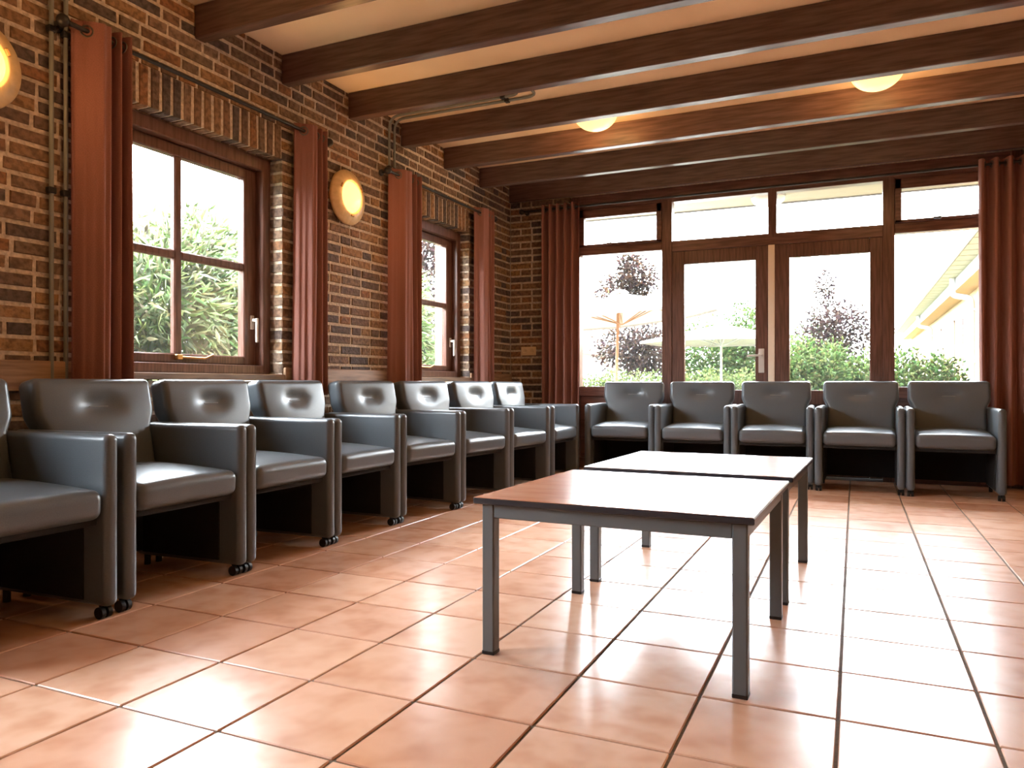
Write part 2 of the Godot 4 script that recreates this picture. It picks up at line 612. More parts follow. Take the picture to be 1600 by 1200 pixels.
func build_other_walls() -> void:
	# right and rear walls lie outside the picture; their windows light the faces turned towards the camera
	var wr := structure("wall_right")
	var s := new_st()
	var z0 := -ZR - 0.3
	for o in RIGHT_WINDOWS:
		box(s, Vector3(XR, 0, -o[0]), Vector3(XR + 0.3, CEIL, -z0), 0.0)
		box(s, Vector3(XR, 0, -o[1]), Vector3(XR + 0.3, o[2], -o[0]), 0.0)
		box(s, Vector3(XR, o[3], -o[1]), Vector3(XR + 0.3, CEIL, -o[0]), 0.0)
		z0 = o[1]
	box(s, Vector3(XR, 0, -DB - 0.3), Vector3(XR + 0.3, CEIL, -z0), 0.0)
	obj("masonry", s, M.plain_wall, wr)
	var wr2 := structure("wall_rear")
	s = new_st()
	var x0 := -WL - 0.3
	for o in REAR_WINDOWS:
		box(s, Vector3(x0, 0, ZR), Vector3(o[0], CEIL, ZR + 0.3), 0.0)
		box(s, Vector3(o[0], 0, ZR), Vector3(o[1], o[2], ZR + 0.3), 0.0)
		box(s, Vector3(o[0], o[3], ZR), Vector3(o[1], CEIL, ZR + 0.3), 0.0)
		x0 = o[1]
	box(s, Vector3(x0, 0, ZR), Vector3(XR + 0.3, CEIL, ZR + 0.3), 0.0)
	obj("masonry", s, M.plain_wall, wr2)
	var n := 5
	for o in RIGHT_WINDOWS:
		plain_window("window_%d" % n, Transform3D(Basis(Vector3(0, 0, 1), Vector3.UP, Vector3(-1, 0, 0)), Vector3(XR + 0.12, 0, 0)), -o[1], -o[0], o[2], o[3])
		n += 1
	for o in REAR_WINDOWS:
		plain_window("window_%d" % n, Transform3D(Basis(Vector3(-1, 0, 0), Vector3.UP, Vector3(0, 0, -1)), Vector3(0, 0, ZR + 0.12)), -o[1], -o[0], o[2], o[3])
		n += 1

const RIGHT_WINDOWS := []
const REAR_WINDOWS := []

func plain_window(called: String, t: Transform3D, a0: float, a1: float, y0: float, y1: float) -> void:
	# frame in the plane x (along), y (up), z towards the room
	var w := structure(called)
	var s := new_st()
	var mid := (a0 + a1) / 2
	for b in [[a0, a0 + 0.08, y0, y1], [a1 - 0.08, a1, y0, y1], [mid - 0.04, mid + 0.04, y0, y1], [a0, a1, y0, y0 + 0.08], [a0, a1, y1 - 0.08, y1]]:
		box(s, Vector3(b[0], b[2], -0.08), Vector3(b[1], b[3], 0.0), 0.004, t)
	obj("window_frame", s, M.frame_v, w)
	for p in [[a0 + 0.08, mid - 0.04], [mid + 0.04, a1 - 0.08]]:
		s = new_st()
		box(s, Vector3(p[0], y0 + 0.08, -0.045), Vector3(p[1], y1 - 0.08, -0.039), 0.0, t)
		obj("pane", s, M.glass, w)

func left_window(k: int) -> void:
	var zr: float = [3.634, 6.098, 1.17][k]
	var w := structure("window_%d" % (k + 1), ["mahogany casement window with four panes beside the near wall lamp", "mahogany casement window nearest the room corner", "mahogany casement window outside the picture"][k])
	w.position = Vector3(-WL, 0, -zr)
	# local: x out of the wall into the room, z = distance back towards the camera from the right jamb
	var W := 1.292
	var fr := new_st()
	var f0 := -0.21
	var f1 := -0.088
	box(fr, Vector3(f0, 0.88, 0.002), Vector3(f1, 2.19, 0.066), 0.004)
	box(fr, Vector3(f0, 0.88, W - 0.066), Vector3(f1, 2.19, W - 0.002), 0.004)
	box(fr, Vector3(f0, 2.115, 0.06), Vector3(f1, 2.19, W - 0.06), 0.004)
	box(fr, Vector3(f0, 0.88, 0.06), Vector3(f1, 0.932, W - 0.06), 0.004)
	obj("window_frame", fr, M.frame_v, w)
	var sa := new_st()
	var s0 := -0.195
	var s1 := -0.14
	box(sa, Vector3(s0, 0.933, 0.067), Vector3(s1, 2.114, 0.168), 0.006)
	box(sa, Vector3(s0, 0.933, W - 0.168), Vector3(s1, 2.114, W - 0.067), 0.006)
	box(sa, Vector3(s0, 2.05, 0.16), Vector3(s1, 2.114, W - 0.16), 0.006)
	box(sa, Vector3(s0, 0.933, 0.16), Vector3(s1, 0.985, W - 0.16), 0.006)
	var sash := obj("sash", sa, M.frame_v, w)
	var b := new_st()
	box(b, Vector3(s0 + 0.01, 0.98, W / 2 - 0.025), Vector3(s1 - 0.005, 2.055, W / 2 + 0.025), 0.008)
	obj("glazing_bar", b, M.frame_v, sash)
	b = new_st()
	for r in [[0.163, W / 2 - 0.022], [W / 2 + 0.022, W - 0.163]]: box(b, Vector3(s0 + 0.01, 1.497, r[0]), Vector3(s1 - 0.005, 1.543, r[1]), 0.008)
	obj("glazing_bar", b, M.frame_v, sash)
	for r in [[0.166, W / 2 - 0.023], [W / 2 + 0.023, W - 0.166]]:
		for y in [[0.983, 1.5], [1.54, 2.053]]:
			b = new_st()
			box(b, Vector3(-0.172, y[0], r[0]), Vector3(-0.166, y[1], r[1]), 0.0)
			obj("pane", b, M.glass, w)
	# espagnolette handle on the sash stile by the right jamb
	var h := new_st()
	box(h, Vector3(s1, 1.15, 0.095), Vector3(s1 + 0.012, 1.235, 0.125), 0.004)
	box(h, Vector3(s1 + 0.01, 1.195, 0.1), Vector3(s1 + 0.05, 1.215, 0.12), 0.004)
	box(h, Vector3(s1 + 0.038, 1.07, 0.099), Vector3(s1 + 0.054, 1.217, 0.121), 0.005)
	obj("window_handle", h, M.satin, w).set_meta("label", "pale metal window handle")
	h = new_st(true)
	tube(h, [Vector3(s1 + 0.012, 0.965, W / 2 + 0.0), Vector3(s1 + 0.02, 0.962, W / 2 - 0.16)], 0.007, 8)
	tube(h, [Vector3(s1 + 0.02, 0.962, W / 2 - 0.16), Vector3(s1 + 0.025, 0.985, W / 2 - 0.215)], 0.005, 8)
	h.set_smooth_group(-1)
	box(h, Vector3(s1 - 0.002, 0.95, W / 2 - 0.01), Vector3(s1 + 0.02, 0.98, W / 2 + 0.03), 0.004)
	obj("casement_stay", h, M.brass, w).set_meta("label", "brass casement stay")
	obj_box("window_sill", Vector3(-0.1, 0.842, 0.001), Vector3(0.03, 0.878, W - 0.001), M.sill, w)

func obj_box(called: String, lo: Vector3, hi: Vector3, m: Material, parent: Node) -> MeshInstance3D:
	return part_box(called, lo, hi, m, parent, 0.004)

func build_glazing() -> void:
	var z := -DB - 0.06        # front face of the fixed frame
	var zb := z - 0.11
	var w := structure("window_4", "brown glazed garden front with upper lights around double doors")
	var s: SurfaceTool
	# fixed frame: jambs, head, posts, transoms, sills
	for b in [[-2.55, -2.47, 0, 2.66], [1.12, 1.2, 0, 2.66], [-1.654, -1.56, 0, 2.55], [0.212, 0.301, 0, 2.55], [-0.704, -0.632, 2.12, 2.55]]:
		part_box("post", Vector3(b[0], b[2], zb), Vector3(b[1], b[3], z), M.frame_v, w, 0.004)
	for b in [[-2.47, 1.12, 2.522, 2.66], [-2.47, -1.654, 2.08, 2.157], [0.301, 1.12, 2.075, 2.157], [-1.56, 0.212, 2.055, 2.157], [-2.47, -1.654, 0.70, 0.795], [0.301, 1.12, 0.70, 0.795], [-2.47, -1.654, 0.0, 0.1], [0.301, 1.12, 0.0, 0.1]]:
		part_box("rail", Vector3(b[0], b[2], zb + 0.004), Vector3(b[1], b[3], z - 0.002), M.panel, w, 0.004)
	part_box("threshold", Vector3(-1.56, 0.0, zb), Vector3(0.212, 0.022, z + 0.02), M.zinc, w, 0.004)
	for b in [[-2.47, -1.654], [0.301, 1.12]]:
		part_box("wood_panel", Vector3(b[0], 0.1, zb + 0.03), Vector3(b[1], 0.7, z - 0.03), M.panel, w)
	# top-hung sashes left and right
	for b in [[-2.4698, -1.6542], [0.3012, 1.1198]]:
		s = new_st()
		for r in [[b[0], b[0] + 0.05, 2.1572, 2.5218], [b[1] - 0.05, b[1], 2.1572, 2.5218], [b[0], b[1], 2.44, 2.5218], [b[0], b[1], 2.1572, 2.182]]:
			box(s, Vector3(r[0], r[2], z - 0.05), Vector3(r[1], r[3], z + 0.012), 0.004)
		var sash := obj("top_sash", s, M.panel, w)
		part_box("pane", Vector3(b[0] + 0.045, 2.18, z - 0.03), Vector3(b[1] - 0.045, 2.445, z - 0.024), M.glass, sash, 0.0)
		var mid: float = (b[0] + b[1]) / 2 - 0.1
		s = new_st()
		box(s, Vector3(mid - 0.03, 2.165, z + 0.012), Vector3(mid + 0.03, 2.185, z + 0.03), 0.004)
		obj("sash_catch", s, M.chrome, sash)
	for b in [[-1.56, -0.704, 2.157, 2.522], [-0.632, 0.212, 2.157, 2.522], [-2.47, -1.654, 0.795, 2.08], [0.301, 1.12, 0.795, 2.075]]:
		part_box("pane", Vector3(b[0] - 0.003, b[2] - 0.003, z - 0.06), Vector3(b[1] + 0.003, b[3] + 0.003, z - 0.054), M.glass, w, 0.0)
	# double doors
	for k in 2:
		var d := structure("door_%d" % (k + 1), ["brown glazed patio door with lever handle", "brown glazed patio door without visible handle"][k])
		var x0: float = [-1.5598, -0.6468][k]
		var x1: float = [-0.7032, 0.2118][k]
		var g0: float = [-1.445, -0.524][k]
		var g1: float = [-0.813, 0.113][k]
		s = new_st()
		for r in [[x0, g0, 0.0225, 2.0548], [g1, x1, 0.0225, 2.0548], [g0, g1, 1.933, 2.0548], [g0, g1, 0.64, 0.765], [g0, g1, 0.024, 0.14]]:
			box(s, Vector3(r[0], r[2], z - 0.065), Vector3(r[1], r[3], z - 0.006), 0.005)
		obj("door_frame", s, M.frame_v, d)
		part_box("kick_panel", Vector3(g0 - 0.004, 0.135, z - 0.05), Vector3(g1 + 0.004, 0.645, z - 0.025), M.panel, d)
		part_box("pane", Vector3(g0 - 0.004, 0.76, z - 0.042), Vector3(g1 + 0.004, 1.937, z - 0.036), M.glass, d, 0.0)
		if k == 0:
			var h := part_box("lock_plate", Vector3(-0.785, 0.92, z - 0.007), Vector3(-0.735, 1.135, z + 0.003), M.satin, d)
			h.set_meta("label", "satin metal lock plate")
			s = new_st(true)
			tube(s, arc([Vector3(-0.757, 1.075, z), Vector3(-0.757, 1.075, z + 0.05), Vector3(-0.88, 1.07, z + 0.05)], 0.02), 0.009, 10)
			obj("lever_handle", s, M.satin, h)
	part_box("astragal", Vector3(-0.703, 0.0225, z - 0.06), Vector3(-0.647, 2.0548, z + 0.004), M.cream, w).set_meta("label", "cream strip between the doors")

# ------------------------------------------------------------------ furniture
func make_chair() -> Node3D:
	# faces +z; base at the origin; 0.62 wide, 0.64 deep
	var c := Node3D.new()
	for sx in [-1, 1]:
		var s := new_st(true)
		soft_box(s, Vector3(0.0275, 0.3, 0.305), 0.024, 4, Transform3D(Basis.IDENTITY, Vector3(0.2815 * sx, 0.345, 0.005)))
		obj("armrest", s, M.leather, c)
	var s := new_st(true)
	soft_box(s, Vector3(0.25, 0.049, 0.26), 0.034, 8, Transform3D(Basis(Vector3.RIGHT, 0.045), Vector3(0, 0.412, 0.05)), func(p: Vector3) -> Vector3:
		var q := p
		if p.y > 0: q.y += 0.022 * (1.0 - pow(p.x / 0.25, 2)) * (1.0 - pow(p.z / 0.26, 2)) + 0.006
		return q)
	obj("seat", s, M.leather, c)
	s = new_st(true)
	var tilt := Transform3D(Basis(Vector3.RIGHT, -0.2), Vector3(0, 0.615, -0.232))
	soft_box(s, Vector3(0.279, 0.226, 0.052), 0.03, 22, tilt, func(p: Vector3) -> Vector3:
		var q := p
		q.x *= lerpf(0.89, 1.0, smoothstep(0.0, 0.09, p.y))
		if p.z > 0.03:
			q.z += 0.012 * (1.0 - pow(p.x / 0.279, 2)) * (1.0 - pow(p.y / 0.226, 2))
			var e := Vector2(maxf(absf(p.x) - 0.03, 0.0) / 0.062, (p.y - 0.112) / 0.042)
			q.z -= 0.022 * exp(-e.length_squared())
		return q)
	var back := obj("backrest", s, M.leather, c)
	s = new_st(true)
	var seam := []
	for k in 9: seam.append(tilt * Vector3(-0.045 + 0.09 * k / 8.0, 0.105, 0.0412))
	tube(s, seam, 0.0022, 6)
	obj("tuft_seam", s, M.thread, back)
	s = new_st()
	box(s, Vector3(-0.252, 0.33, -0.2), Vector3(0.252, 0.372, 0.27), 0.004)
	obj("seat_base", s, M.lining_and_shade, c)
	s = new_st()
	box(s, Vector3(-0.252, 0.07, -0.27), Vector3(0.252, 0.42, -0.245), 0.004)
	obj("rear_panel", s, M.lining_and_shade, c)
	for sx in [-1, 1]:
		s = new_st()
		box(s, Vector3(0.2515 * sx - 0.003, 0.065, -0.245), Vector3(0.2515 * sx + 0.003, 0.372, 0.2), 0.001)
		obj("side_shade", s, M.lining_and_shade, c)  # dark sheet added to paint the under-seat shade onto the inner arm face
	for sx in [-1, 1]:
		s = new_st(true)
		for e in [-0.013, 0.013]:
			tube(s, [Vector3(0.2815 * sx + e - 0.008, 0.021, 0.262), Vector3(0.2815 * sx + e + 0.008, 0.021, 0.262)], 0.021, 14)
		tube(s, [Vector3(0.2815 * sx, 0.021, 0.262), Vector3(0.2815 * sx, 0.05, 0.25)], 0.009, 8)
		obj("caster", s, M.black_plastic, c)
		s = new_st(true)
		tube(s, [Vector3(0.2815 * sx, 0.0, -0.25), Vector3(0.2815 * sx, 0.05, -0.25)], 0.014, 10)
		obj("rear_foot", s, M.black_plastic, c)
	return c

func build_chairs() -> void:
	var proto := make_chair()
	# fronts of the row along the brick wall: [x0, d0] to [x1, d1] of each chair's front line
	var row := [[-2.335, 1.235], [-2.352, 1.858], [-2.375, 2.5], [-2.39, 3.125], [-2.4, 3.75], [-2.335, 4.37], [-2.268, 4.99], [-2.2, 5.612], [-2.19, 6.232]]
	var words := ["black leather armchair cut off by the left edge of the picture", "black leather armchair in front of the near window's left curtain", "black leather armchair in the middle below the near window", "black leather armchair in front of the near window's right curtain", "black leather armchair under the wall lamp by the wooden rail", "black leather armchair below the far window's left curtain", "black leather armchair below the far window's right curtain", "last black leather armchair of the brick wall row, in the corner"]
	for i in 8:
		var a := Vector3(row[i][0], 0, -row[i][1])
		var b := Vector3(row[i + 1][0], 0, -row[i + 1][1])
		if i == 1:
			a = Vector3(-2.358, 0, -1.883)
			b = Vector3(-2.378, 0, -2.505)
		if i == 7:
			a = Vector3(-2.205, 0, -5.665)
			b = Vector3(-2.195, 0, -6.285)
		place_chair(proto, a, b, words[i], "armchairs along the brick wall")
	var xs := [-2.172, -1.54, -0.912, -0.285, 0.336, 0.962]
	words = ["leather armchair of the garden front row nearest the room corner", "leather armchair in front of the left patio door", "middle leather armchair of the row, between the two patio doors", "second leather armchair from the right curtain of the garden front", "rightmost leather armchair, beside the long right curtain"]
	for i in 5:
		var a := Vector3(xs[i], 0, -(6.215 - 0.055 * xs[i]))
		var b := Vector3(xs[i + 1], 0, -(6.215 - 0.055 * xs[i + 1]))
		place_chair(proto, a, b, words[i], "armchairs along the garden front", [0.085, 0.085, 0.085, 0.03, 0.04][i])
	proto.free()

func place_chair(proto: Node3D, a: Vector3, b: Vector3, label: String, group: String, twist := 0.0) -> void:
	# a, b: ends of the front line, seen from the room left then right
	var c: Node3D = proto.duplicate()
	c.name = numbered("armchair")
	add_child(c)
	var right := (b - a).normalized()
	var front := right.cross(Vector3.UP) * -1.0
	front = Vector3.UP.cross(right) * -1.0
	if front.dot(-(a + b) * 0.5 * Vector3(1, 0, 1)) < 0: front = -front
	front = front.rotated(Vector3.UP, twist)
	c.position = (a + b) * 0.5 - front * 0.31
	c.rotation.y = atan2(front.x, front.z)
	tag(c, label, "armchair", group)

func build_tables() -> void:
	var at := [Vector3(-0.632, 0, -2.437), Vector3(-0.602, 0, -3.375)]
	var words := ["nearer low square table with grey steel legs on the tiles", "farther low square table behind the first one, before the armchairs"]
	for i in 2:
		var t := thing("coffee_table", words[i], "table", at[i], -0.028 if i == 0 else -0.036, "low square tables")
		var top := part_box("tabletop", Vector3(-0.41, 0.458, -0.41), Vector3(0.41, 0.4765, 0.41), M.table_edge, t, 0.003)
		part_box("laminate", Vector3(-0.408, 0.476, -0.408), Vector3(0.408, 0.478, 0.408), M.laminate, top, 0.0007)
		for sx in [-1, 1]:
			for sz in [-1, 1]:
				var s := new_st()
				box(s, Vector3(sx * 0.37 - 0.02, 0.008, sz * 0.37 - 0.02), Vector3(sx * 0.37 + 0.02, 0.458, sz * 0.37 + 0.02), 0.004)
				var leg := obj("leg", s, M.steel_grey, t)
				part_box("foot_cap", Vector3(sx * 0.37 - 0.0205, 0.0, sz * 0.37 - 0.0205), Vector3(sx * 0.37 + 0.0205, 0.012, sz * 0.37 + 0.0205), M.black_plastic, leg, 0.002)
		for sz in [-1, 1]:
			part_box("apron", Vector3(-0.351, 0.415, sz * 0.37 - 0.018), Vector3(0.351, 0.4585, sz * 0.37 + 0.018), M.steel_grey, t)
			part_box("apron", Vector3(sz * 0.37 - 0.018, 0.415, -0.351), Vector3(sz * 0.37 + 0.018, 0.4585, 0.351), M.steel_grey, t)

# ------------------------------------------------------------------ curtains
func curtain(called: String, label: String, group: String, t: Transform3D, a0: float, a1: float, y0: float, y1: float, folds: int, amp: float, rod_y: float, phase: float, sd: int) -> void:
	# hangs in the plane x (along), y (up), with folds in z about the rod at z = 0
	var c := thing(called, label, "curtain", Vector3.ZERO, 0.0, group)
	c.transform = t
	var r := RandomNumberGenerator.new()
	r.seed = sd
	var n := folds * 26
	var rows := 14
	var shift := []
	for k in folds + 2: shift.append(Vector2(r.randf_range(-0.25, 0.25), r.randf_range(0.75, 1.25)))
	var s := new_st(true)
	for side in 2:
		var g := []
		for j in rows + 1:
			var f := float(j) / rows
			var row := []
			for i in n + 1:
				var u := float(i) / n
				var w := pleat(u, folds)
				var k := int(w)
				var drop := f * f
				var ph: float = w * TAU + phase + drop * shift[k].x * sin(fmod(w, 1.0) * PI) * 2.0
				var am: float = amp * lerpf(1.0, shift[k].y, drop * sin(fmod(w, 1.0) * PI))
				var zz := sin(ph)
				zz = signf(zz) * pow(absf(zz), 0.75)
				var a := lerpf(a0, a1, u) + drop * 0.012 * sin(w * 2.1 + sd)
				var crease := (0.003 + 0.006 * f) * (sin(w * TAU * 5.3 + sd) + 0.6 * sin(w * TAU * 8.7 + sd * 2.3 + f * 1.5)) * (1.0 if folds <= 3 and w < 0.5 else 0.3)
				row.append(Vector3(a, lerpf(y1, y0, f), zz * am + crease + (0.0025 if side == 0 else -0.0025)))
			g.append(row)
		for j in rows:
			for i in n:
				if side == 0: quad(s, g[j + 1][i], g[j + 1][i + 1], g[j][i + 1], g[j][i])
				else: quad(s, g[j][i], g[j][i + 1], g[j + 1][i + 1], g[j + 1][i])
	obj("cloth", s, M.curtain, c)
	for k in folds * 2:
		# an eyelet wherever the cloth crosses the rod
		var w := k * 0.5 - phase / TAU
		if w < 0.02 or w > folds - 0.1: continue
		var u := w / folds
		var pitch := folds / (a1 - a0)
		if folds <= 3:
			u = w if w < 0.5 else 0.5 + (w - 0.5) / (folds - 0.5) * 0.5
			pitch = (1.0 if w < 0.5 else (folds - 0.5) * 2.0) / (a1 - a0)
		var e := new_st(true)
		var yaw := -atan(amp * TAU * pitch * (1.0 if k % 2 == 0 else -1.0))
		torus(e, 0.024, 0.005, Transform3D(Basis(Vector3.UP, yaw) * Basis(Vector3.RIGHT, PI / 2), Vector3(lerpf(a0, a1, u), rod_y, 0)))
		obj("eyelet", e, M.pewter, c)

func pleat(u: float, folds: int) -> float:
	# short curtains hang as one broad panel followed by narrow pleats
	if folds > 3: return u * folds
	return u if u < 0.5 else 0.5 + (u - 0.5) / 0.5 * (folds - 0.5)

func rod(label: String, t: Transform3D, a0: float, a1: float, y: float, stand: float) -> void:
	var c := thing("curtain_rod", label, "curtain rod", Vector3.ZERO, 0.0, "curtain rods")
	c.transform = t
	var s := new_st(true)
	tube(s, [Vector3(a0, y, 0), Vector3(a1, y, 0)], 0.011, 12)
	obj("pole", s, M.iron, c)
	for a in [a0, a1]:
		s = new_st(true)
		var prof := []
		for k in 9: prof.append([0.001 + 0.027 * sin(PI * k / 8.0), 0.027 * -cos(PI * k / 8.0)])
		lathe(s, prof, 14, Transform3D(Basis(Vector3.BACK, PI / 2), Vector3(a, y, 0)))
		obj("finial", s, M.iron, c)
	for a in [a0 + 0.03, a1 - 0.03]:
		s = new_st(true)
		tube(s, [Vector3(a, y, 0), Vector3(a, y, -stand + 0.004)], 0.008, 8)
		lathe(s, [[0.001, 0.012], [0.024, 0.01], [0.026, 0.0], [0.001, 0.0]], 14, Transform3D(Basis(Vector3.RIGHT, PI / 2), Vector3(a, y, -stand + 0.002)))
		obj("bracket", s, M.iron, c)

func build_curtains() -> void:
	# left wall: along = -z, out of the wall = +x
	var tl := Transform3D(Basis(Vector3(0, 0, -1), Vector3.UP, Vector3(1, 0, 0)), Vector3(-WL + 0.085, 0, 0))
	rod("dark iron rod over the near brick wall window", tl, 2.17, 3.98, 2.385, 0.085)
	rod("dark iron rod over the far brick wall window", tl, 4.66, 6.46, 2.38, 0.085)
	curtain("curtain", "rust red eyelet curtain left of the near window, beside the conduits", "rust red curtains", tl, 2.235, 2.505, 0.8, 2.43, 3, 0.045, 2.385, -1.1, 3)
	curtain("curtain", "rust red eyelet curtain between the near window and the wall lamp", "rust red curtains", tl, 3.69, 3.94, 0.75, 2.43, 3, 0.04, 2.385, -1.1, 4)
	curtain("curtain", "rust red eyelet curtain left of the far window", "rust red curtains", tl, 4.735, 5.1, 0.78, 2.425, 3, 0.045, 2.38, -1.1, 5)
	curtain("curtain", "rust red eyelet curtain between the far window and the corner", "rust red curtains", tl, 6.1, 6.4, 0.78, 2.425, 3, 0.04, 2.38, -1.1, 6)
	var tb := Transform3D(Basis(Vector3.RIGHT, Vector3.UP, Vector3.BACK), Vector3(0, 0, -DB + 0.08))
	rod("long dark rod over the garden front", tb, -3.03, 1.75, 2.535, 0.08)
	curtain("curtain", "long rust red curtain left of the garden front, near the socket", "rust red curtains", tb, -2.8, -2.41, 0.04, 2.575, 5, 0.04, 2.535, 1.4, 7)
	curtain("curtain", "long rust red curtain at the right edge of the picture", "rust red curtains", tb, 0.88, 1.45, 0.04, 2.575, 6, 0.045, 2.535, 0.2, 8)

# ------------------------------------------------------------------ lamps, pipes, socket, rail
func lamp_light(parent: Node3D, at: Vector3, energy: float, size: float) -> void:
	var l := OmniLight3D.new()
	l.name = "bulb_light"
	l.light_color = Color8(255, 190, 120)
	l.light_energy = energy
	l.light_size = size
	l.omni_range = 14.0
	l.omni_attenuation = 2.0
	l.shadow_enabled = true
	parent.add_child(l)
	l.position = at

func build_lamps() -> void:
	for k in 2:
		var d: float = [1.838, 4.248][k]
		var t := thing("wall_lamp", ["round beige wall lamp cut by the left edge of the picture", "round beige wall lamp on the brick wall between the two windows"][k], "lamp", Vector3(-WL, 2.093, -d), 0.0, "round beige wall lamps")
		var b := Transform3D(Basis(Vector3.BACK, -PI / 2), Vector3.ZERO)       # local y of the lathe becomes +x
		var s := new_st(true)
		lathe(s, [[0.001, 0.0], [0.15, 0.002], [0.183, 0.02], [0.187, 0.034], [0.18, 0.046], [0.15, 0.06], [0.118, 0.072], [0.108, 0.07], [0.106, 0.05], [0.001, 0.05]], 48, b)
		obj("ring", s, M.ceramic, t)
		s = new_st(true)
		var prof := []
		for i in 11: prof.append([0.1055 * cos(PI / 2 * i / 10.0) + 0.0005, 0.052 + 0.055 * sin(PI / 2 * i / 10.0)])
		lathe(s, prof, 40, b)
		obj("glass_dome", s, M.glow, t)
		for i in 3:
			var w := TAU * i / 3.0 + PI / 2 + PI / 3
			s = new_st()
			box(s, Vector3(-0.008, 0.0, -0.012), Vector3(0.008, 0.012, 0.02), 0.003, Transform3D(Basis(Vector3.RIGHT, -w + PI / 2) * Basis(Vector3.BACK, -PI / 2), Vector3(0.066, 0.125 * sin(w), 0.125 * cos(w))))
			obj("clip", s, M.brass, t)
		lamp_light(t, Vector3(0.08, 0, 0), 0.05, 0.05)
	var spots := [[-1.73, 5.3], [0.125, 5.3], [1.98, 5.3], [-1.73, 2.63], [0.125, 2.63], [1.98, 2.63], [-0.8, -0.7], [1.9, -0.7]]
	var words := ["shallow glowing ceiling lamp nearer the brick wall, behind a beam", "shallow glowing ceiling lamp at the upper right, behind a beam", "ceiling lamp outside the picture to the right", "ceiling lamp above the top of the picture", "ceiling lamp above the tables, out of the picture", "ceiling lamp over the right side, out of the picture", "ceiling lamp behind the camera", "ceiling lamp behind the camera to the right"]
	for k in spots.size():
		var t := thing("ceiling_lamp", words[k], "lamp", Vector3(spots[k][0], CEIL, -spots[k][1]), 0.0, "shallow ceiling lamps")
		var s := new_st(true)
		lathe(s, [[0.001, -0.03], [0.165, -0.03], [0.17, -0.022], [0.17, -0.001], [0.001, -0.001]], 40, ID)
		obj("base_ring", s, M.brass, t)
		s = new_st(true)
		var prof := []
		for i in 13: prof.append([0.158 * sin(PI / 2 * i / 12.0) + 0.0005, -0.03 - 0.125 * cos(PI / 2 * i / 12.0)])
		lathe(s, prof, 40, ID)
		obj("glass_dome", s, M.glow, t)
		lamp_light(t, Vector3(0, -0.09, 0), 0.085, 0.08)

func build_pipes() -> void:
	var words := ["left grey conduit pipe running down beside the near curtain", "right grey conduit pipe running down beside the near curtain"]
	for k in 2:
		var z: float = -[2.166, 2.232][k]
		var t := thing("conduit_pipe", words[k], "pipe", Vector3(-WL + 0.016, 0, z), 0.0, "grey conduit pipes")
		var s := new_st(true)
		tube(s, [Vector3(0, 0.1, 0), Vector3(0, CEIL - 0.002, 0)], 0.0095, 10)
		obj("tube", s, M.pipe, t)
		for y in [0.7, 1.66, 2.36]:
			part_box("clamp", Vector3(-0.016, y - 0.014, -0.018), Vector3(0.013, y + 0.014, 0.018), M.iron, t, 0.004)
	words = ["grey conduit along the ceiling, the one nearer the camera", "grey conduit along the ceiling, the one tight against the beam"]
	for k in 2:
		var d: float = [4.775, 4.845][k]
		var xe: float = [-2.1, -2.0][k]
		var t := thing("conduit_pipe", words[k], "pipe", Vector3(-WL, 0, -d), 0.0, "grey conduit pipes")
		var s := new_st(true)
		var y := CEIL - 0.014
		var zend: float = d - 4.352
		tube(s, arc([Vector3(0.02, 2.41, 0), Vector3(0.02, y, 0), Vector3(xe + WL, y, 0), Vector3(xe + WL, y, zend)], 0.09, 8), 0.0095, 10)
		obj("tube", s, M.pipe, t)
		part_box("clamp", Vector3(0.94, y - 0.013, -0.018), Vector3(0.975, CEIL - 0.001, 0.018), M.iron, t, 0.004)
		part_box("clamp", Vector3(0.004, 2.42, -0.018), Vector3(0.034, 2.45, 0.018), M.iron, t, 0.004)
	# wooden rail boards on the brick wall between the windows
	var runs := [[1.18, 2.335], [3.642, 4.8], [6.106, 6.99]]
	for i in 3:
		var o := structure("trim_%d" % (i + 1), "light wooden rail board on the brick wall")
		part_box("board", Vector3(-WL + 0.003, 0.79, -runs[i][1]), Vector3(-WL + 0.022, 0.92, -runs[i][0]), M.rail, o)
	var bl := structure("baseboard_left")
	part_box("skirting_tile", Vector3(-WL + 0.001, 0.0, -DB + 0.01), Vector3(-WL + 0.014, 0.075, ZR), M.tiles[2], bl)

func build_socket() -> void:
	var t := thing("wall_socket", "beige double socket on the brick wall in the corner", "socket", Vector3(-2.984, 1.15, -DB + 0.003))
	part_box("plate", Vector3(-0.08, -0.043, 0.0), Vector3(0.08, 0.043, 0.014), M.socket, t, 0.004)
	for x in [-0.039, 0.039]:
		var s := new_st(true)
		lathe(s, [[0.0285, 0.0155], [0.0285, 0.018], [0.022, 0.018], [0.02, 0.0145], [0.001, 0.0145]], 24, Transform3D(Basis(Vector3.RIGHT, PI / 2), Vector3(x, 0, 0)))
		var o := obj("outlet", s, M.socket, t)
		s = new_st(true)
		for e in [-0.0095, 0.0095]: tube(s, [Vector3(x + e, 0, 0.012), Vector3(x + e, 0, 0.0155)], 0.0025, 8)
		obj("contact_hole", s, M.black_plastic, o)

